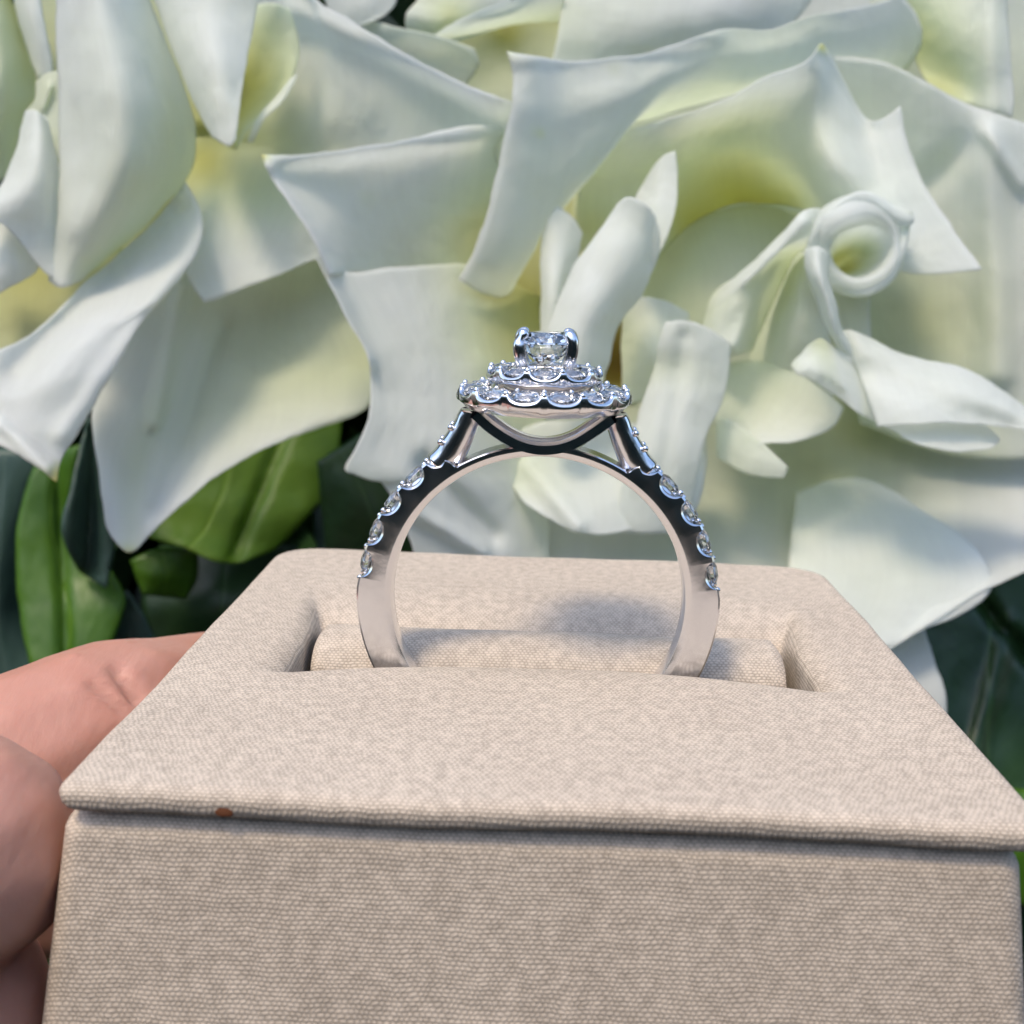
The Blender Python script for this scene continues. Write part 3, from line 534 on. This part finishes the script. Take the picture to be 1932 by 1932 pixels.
ME_S = brilliant(.155, 'small_diamond'); ME_H = brilliant(.168, 'halo_diamond'); ME_C = brilliant(.375, 'centre_diamond')
def gem(me, parent, loc, nrm, spin=0):
    o = bpy.data.objects.new('diamond', me); COL.objects.link(o); o.parent = parent; o.location = loc
    o.rotation_euler = (Vector(nrm).to_track_quat('Z', 'Y') @ Matrix.Rotation(spin, 4, 'Z').to_quaternion()).to_euler(); return o
def ball(c, r, sq=1, n=8):
    V = []; c = Vector(c)
    for i in range(n + 1):
        for k in range(n * 2):
            th = PI * i / n; a = PI * k / n; V.append(c + Vector((r * math.sin(th) * math.cos(a), r * math.sin(th) * math.sin(a), r * math.cos(th) * sq)))
    return V, gridf(n + 1, n * 2, cyc_m=True)
ME_B = None
def bead(parent, c, r_=.0195):
    global ME_B
    if ME_B is None:
        v, f = ball((0, 0, 0), 1, 1, 6); ME_B = bpy.data.meshes.new('bead'); ME_B.from_pydata([tuple(q) for q in v], [], f); ME_B.materials.append(M_MET); ME_B.polygons.foreach_set('use_smooth', [True] * len(ME_B.polygons))
    o = bpy.data.objects.new('bead', ME_B); COL.objects.link(o); o.parent = parent; o.location = c; o.scale = (r_, r_, r_)
for sgn in (-1, 1):
    for p in PAVE:
        a = R(p * sgn); gem(ME_S, band, ((ro_(p) - .03) * math.sin(a), 0, (ro_(p) - .03) * math.cos(a)), (math.sin(a), 0, math.cos(a)), random.random())
    for p in (40.5, 51.5, 62.5, 73.5, 84.2):
        a = R(p * sgn); q = ro_(p) - .024
        for y in (-.07, .07): bead(band, (q * math.sin(a), y, q * math.cos(a)))
# cathedral shoulders
for sgn in (-1, 1):
    o_ = [((ro_(p) + .006) * math.sin(R(p)), (ro_(p) + .006) * math.cos(R(p))) for p in (38, 35, 32, 30, 28, 26, 24.5, 23.2)]
    i_ = [(.345, 1.125), (.362, 1.06), (.385, .99), (.408, .93), (.432, .872), (.46, .81), (.50, .765), (.56, .72)]
    O_ = catmull([(x, z, 0) for x, z in o_], 26); I_ = catmull([(x, z, 0) for x, z in reversed(i_)][::1], 26)
    V = []; NS = 32
    for (ox, oz, _), (ix, iz, _) in zip(O_, I_):
        for k in range(NS):
            a = 2 * PI * k / NS; cx_, cy_ = math.cos(a), math.sin(a); ex = 2 / 2.3
            q = .5 + .5 * math.copysign(abs(cx_) ** ex, cx_); y = .115 * (.70 + .30 * q) * math.copysign(abs(cy_) ** ex, cy_)
            V.append((sgn * (ix + (ox - ix) * q), y, iz + (oz - iz) * q))
    s_ = mk('shoulder', V, gridf(26, NS, cyc_m=True) + [tuple(range(NS)), tuple(range(25 * NS, 26 * NS))], M_MET, ring)
    for p in (29.6, 25.3):
        a = R(p * sgn); nv = Vector((sgn * .82, 0, .55)).normalized(); gem(ME_S, s_, (Vector((ro_(p) * math.sin(a), 0, ro_(p) * math.cos(a))) - nv * .035), nv, random.random())
    for p in (32.2, 27.5):
        a = R(p * sgn)
        for y in (-.075, .075): bead(s_, (ro_(p) * math.sin(a), y, ro_(p) * math.cos(a)))
# crossing gallery arc
cv = catmull([(-.385, 1.115, 0), (-.28, 1.03, 0), (-.19, .975, 0), (-.095, .938, 0), (0, .927, 0), (.095, .938, 0), (.19, .975, 0), (.28, 1.035, 0), (.385, 1.115, 0)], 60)
V = []; hs = .047
for i, (x, z, _) in enumerate(cv):
    j0, j1 = max(i - 1, 0), min(i + 1, len(cv) - 1); t = Vector((cv[j1][0] - cv[j0][0], 0, cv[j1][1] - cv[j0][1])).normalized(); nn = Vector((-t.z, 0, t.x))
    for a, y in ((-hs, -.085), (-hs + .008, -.112), (0, -.1125), (hs - .034, -.112), (hs - .022, -.085), (hs - .016, -.066), (hs - .003, -.06), (hs, -.05), (hs, .05), (hs - .02, .095), (-hs + .012, .099), (-hs, .085)):
        V.append(Vector((x, y, z)) + nn * a)
mk('gallery_arc', V, gridf(len(cv), 12, cyc_m=True), M_MET, ring).data.set_sharp_from_angle(angle=R(24))
# halos
def halo(name, Ro, z0, zt, n, Rin, off, me, dia):
    V = []; NA = n * 36; depth = .044
    for i in range(NA):
        a = 2 * PI * i / NA; u = ((i / 36 - off + .5) % 1) - .5; ds = u * 2 * PI * Ro / n; hw_ = 2 * PI * Ro / n * .41
        s = math.sqrt(max(0, 1 - (ds / hw_) ** 2)); lob = .012 * s
        Rr = Ro - .012 + lob; ze = zt - .012 - depth * s
        sec = [(Ro - .12, z0 + .01), (Ro - .085, z0), (Ro - .062, z0 + .004), (Ro - .03, z0 + .036), (Rr - .006, z0 + .05), (Rr, ze - .014), (Rr - .006, ze), (Rr - .022, ze + .006), (Rr - .045, zt - .07), (Ro - .1, zt - .075),
               (Rin + .03, zt - .055), (Rin + .012, zt - .01), (Rin, zt - .012), (Rin, z0 + .02), (Rin + .02, z0 + .01)]
        for rr, z in sec: V.append((rr * math.cos(a), rr * math.sin(a), z))
    h = mk(name, V, gridf(NA, len(sec), True, True), M_MET, ring)
    rs = Ro - dia * .5 - .005
    for k in range(n):
        a = 2 * PI * (k + off) / n; tilt = .15
        gem(me, h, (rs * math.cos(a), rs * math.sin(a), zt - .026), (math.cos(a) * tilt, math.sin(a) * tilt, 1), random.random() * 3)
        a += PI / n
        bead(h, ((Ro - .033) * math.cos(a), (Ro - .030) * math.sin(a), zt - .010), .0175); bead(h, ((Ro - dia + .01) * math.cos(a), (Ro - dia + .01) * math.sin(a), zt - .006), .016)
    return h
lower = halo('lower_halo', .512, 1.138, 1.278, 14, .30, .0, ME_H, .18)
upper = halo('upper_halo', .342, 1.262, 1.392, 10, .12, .5, ME_H, .17)
# setting of the centre stone
V = []; prof = [(.09, 1.28), (.13, 1.30), (.15, 1.38), (.145, 1.40), (.12, 1.39), (.08, 1.30)]
for i in range(48):
    a = 2 * PI * i / 48
    for rr, z in prof: V.append((rr * math.cos(a), rr * math.sin(a), z))
basket = mk('centre_setting', V, gridf(48, len(prof), True, True), M_MET, ring)
gem(ME_C, basket, (0, 0, 1.525), (0, 0.0, 1), .2)
for k in range(4):
    a = R(40 + 90 * k) if k % 2 == 0 else R(-40 + 90 * (k + 1)); ca, sa = math.cos(a), math.sin(a)
    path = [(rr * ca, rr * sa, z) for rr, z in ((.13, 1.35), (.166, 1.40), (.188, 1.45), (.196, 1.50), (.196, 1.535), (.186, 1.562), (.163, 1.576), (.135, 1.57))]
    V, F = tube(path, [.036, .037, .039, .041, .042, .04, .035, .02], 12)
    pr = mk('prong', V, F, M_MET, basket); mod(pr, 'SUBSURF', levels=1, render_levels=1)

# ------------------------------------------------------------------ the hand holding the box
def skin_mat():
    m, N, L, b = mat('skin')
    tc = N.new('ShaderNodeTexCoord')
    n = N.new('ShaderNodeTexNoise'); n.inputs['Scale'].default_value = 1.6; n.inputs['Detail'].default_value = 5; L.new(tc.outputs['Object'], n.inputs['Vector'])
    r = N.new('ShaderNodeValToRGB'); r.color_ramp.elements[0].position = .3; r.color_ramp.elements[0].color = (.44, .20, .135, 1)
    r.color_ramp.elements[1].position = .7; r.color_ramp.elements[1].color = (.52, .275, .205, 1); L.new(n.outputs[0], r.inputs[0]); L.new(r.outputs[0], b.inputs['Base Color'])
    mp = N.new('ShaderNodeMapping'); mp.inputs['Rotation'].default_value = (0, R(10), R(20)); mp.inputs['Scale'].default_value = (9, 2.5, 5); L.new(tc.outputs['Object'], mp.inputs[0])
    w_ = N.new('ShaderNodeTexNoise'); w_.inputs['Scale'].default_value = 2.2; w_.inputs['Detail'].default_value = 6; L.new(mp.outputs[0], w_.inputs['Vector'])
    bp = N.new('ShaderNodeBump'); bp.inputs['Strength'].default_value = .2; bp.inputs['Distance'].default_value = .03; L.new(w_.outputs[0], bp.inputs['Height']); L.new(bp.outputs[0], b.inputs['Normal'])
    b.inputs['Roughness'].default_value = .5; b.inputs['Subsurface Weight'].default_value = .35; b.inputs['Subsurface Radius'].default_value = (1, .35, .2); b.inputs['Subsurface Scale'].default_value = .25
    return m
M_SKIN = skin_mat()
def capsule_chain(P):
    parts = []
    for (a, ra), (b_, rb) in zip(P[:-1], P[1:]):
        a = Vector(a); b_ = Vector(b_); n = max(2, int((b_ - a).length / .12))
        for i in range(n + 1):
            t = i / n; t2 = t * t * (3 - 2 * t); parts.append((a.lerp(b_, t), ra + (rb - ra) * t2))
    return parts
CREASE = [(222, 1262, 262, 1318, 13, .07), (175, 1290, 235, 1345, 9, .035)]
def hand_mesh(chains, name):
    bm = bmesh.new()
    for ch in chains:
        for p, r_ in capsule_chain(ch):
            bmesh.ops.create_icosphere(bm, subdivisions=2, radius=r_, matrix=Matrix.Translation(p))
    me = bpy.data.meshes.new(name + '_raw'); bm.to_mesh(me); bm.free()
    o = bpy.data.objects.new(name + '_raw', me); COL.objects.link(o)
    mod(o, 'REMESH', mode='VOXEL', voxel_size=.05); mod(o, 'SMOOTH', factor=.5, iterations=7)
    dg = bpy.context.evaluated_depsgraph_get(); m2 = bpy.data.meshes.new_from_object(o.evaluated_get(dg)); bpy.data.objects.remove(o)
    m2.materials.clear(); m2.materials.append(M_SKIN); m2.polygons.foreach_set('use_smooth', [True] * len(m2.polygons))
    m2.update(); nv = [(v.co.copy(), v.normal.copy()) for v in m2.vertices]
    for i, (c, n_) in enumerate(nv):
        l_ = (np.array(c) - CP) @ CM; d = -l_[2]
        if d < 3 or n_.dot(Vector(CP) - c) < 0: continue
        u = 966 + FPX * l_[0] / d; v_ = 966 - FPX * l_[1] / d
        for (x0, y0, x1, y1, wd, dep) in CREASE:
            dx, dy = x1 - x0, y1 - y0; t = min(max(((u - x0) * dx + (v_ - y0) * dy) / (dx * dx + dy * dy), 0), 1)
            q = math.hypot(u - x0 - t * dx, v_ - y0 - t * dy); c = c - n_ * dep * math.exp(-(q / wd) ** 2)
        m2.vertices[i].co = c
    h = bpy.data.objects.new(name, m2); COL.objects.link(h); return h
def H(u, v, d, r_): return (tuple(at(u, v, d)), r_)
index = [H(-1500, 1950, 6.3, .9), H(-700, 1720, 6.4, .86), H(-300, 1590, 6.6, .78), H(0, 1484, 7.0, .67), H(150, 1402, 7.35, .62), H(225, 1372, 7.7, .625), H(310, 1352, 8.2, .60), H(400, 1325, 9.0, .59), H(470, 1330, 9.8, .52)]
middle = [H(-1700, 2300, 5.6, .95), H(-1000, 1950, 5.1, .85), H(-500, 1740, 5.0, .74), H(-260, 1650, 5.1, .68), H(-95, 1612, 5.35, .60)]
ringf = [H(-1700, 2600, 5.7, .92), H(-1000, 2300, 5.2, .82), H(-500, 2080, 5.1, .72), H(-280, 1990, 5.2, .66), H(-130, 1935, 5.5, .60)]
pinky = [H(-1700, 2900, 5.9, .85), H(-1000, 2620, 5.4, .7), H(-500, 2400, 5.3, .6), H(-300, 2330, 5.4, .56), H(-160, 2290, 5.7, .5)]
thumb = [H(-1500, 2100, 8.2, 1.1), H(-700, 1850, 10.0, 1.0), H(0, 1650, 11.0, .88), H(400, 1600, 11.0, .82), H(600, 1580, 10.6, .72)]
palm = [H(-1650, 2150, 6.4, 1.3), H(-1750, 2500, 6.3, 1.4), H(-1900, 2800, 6.5, 1.3), H(-2600, 2700, 6.8, 1.9), H(-3600, 3000, 7, 2.4)]
hand = hand_mesh([index, middle, ringf, pinky, thumb, palm, [H(-1500, 1980, 6.2, 1.1), H(-1800, 2950, 6.1, 1.1)]], 'hand')
hand['label'] = 'bare hand reaching in from the left, fingers pressed against the side of the box'; hand['category'] = 'hand'
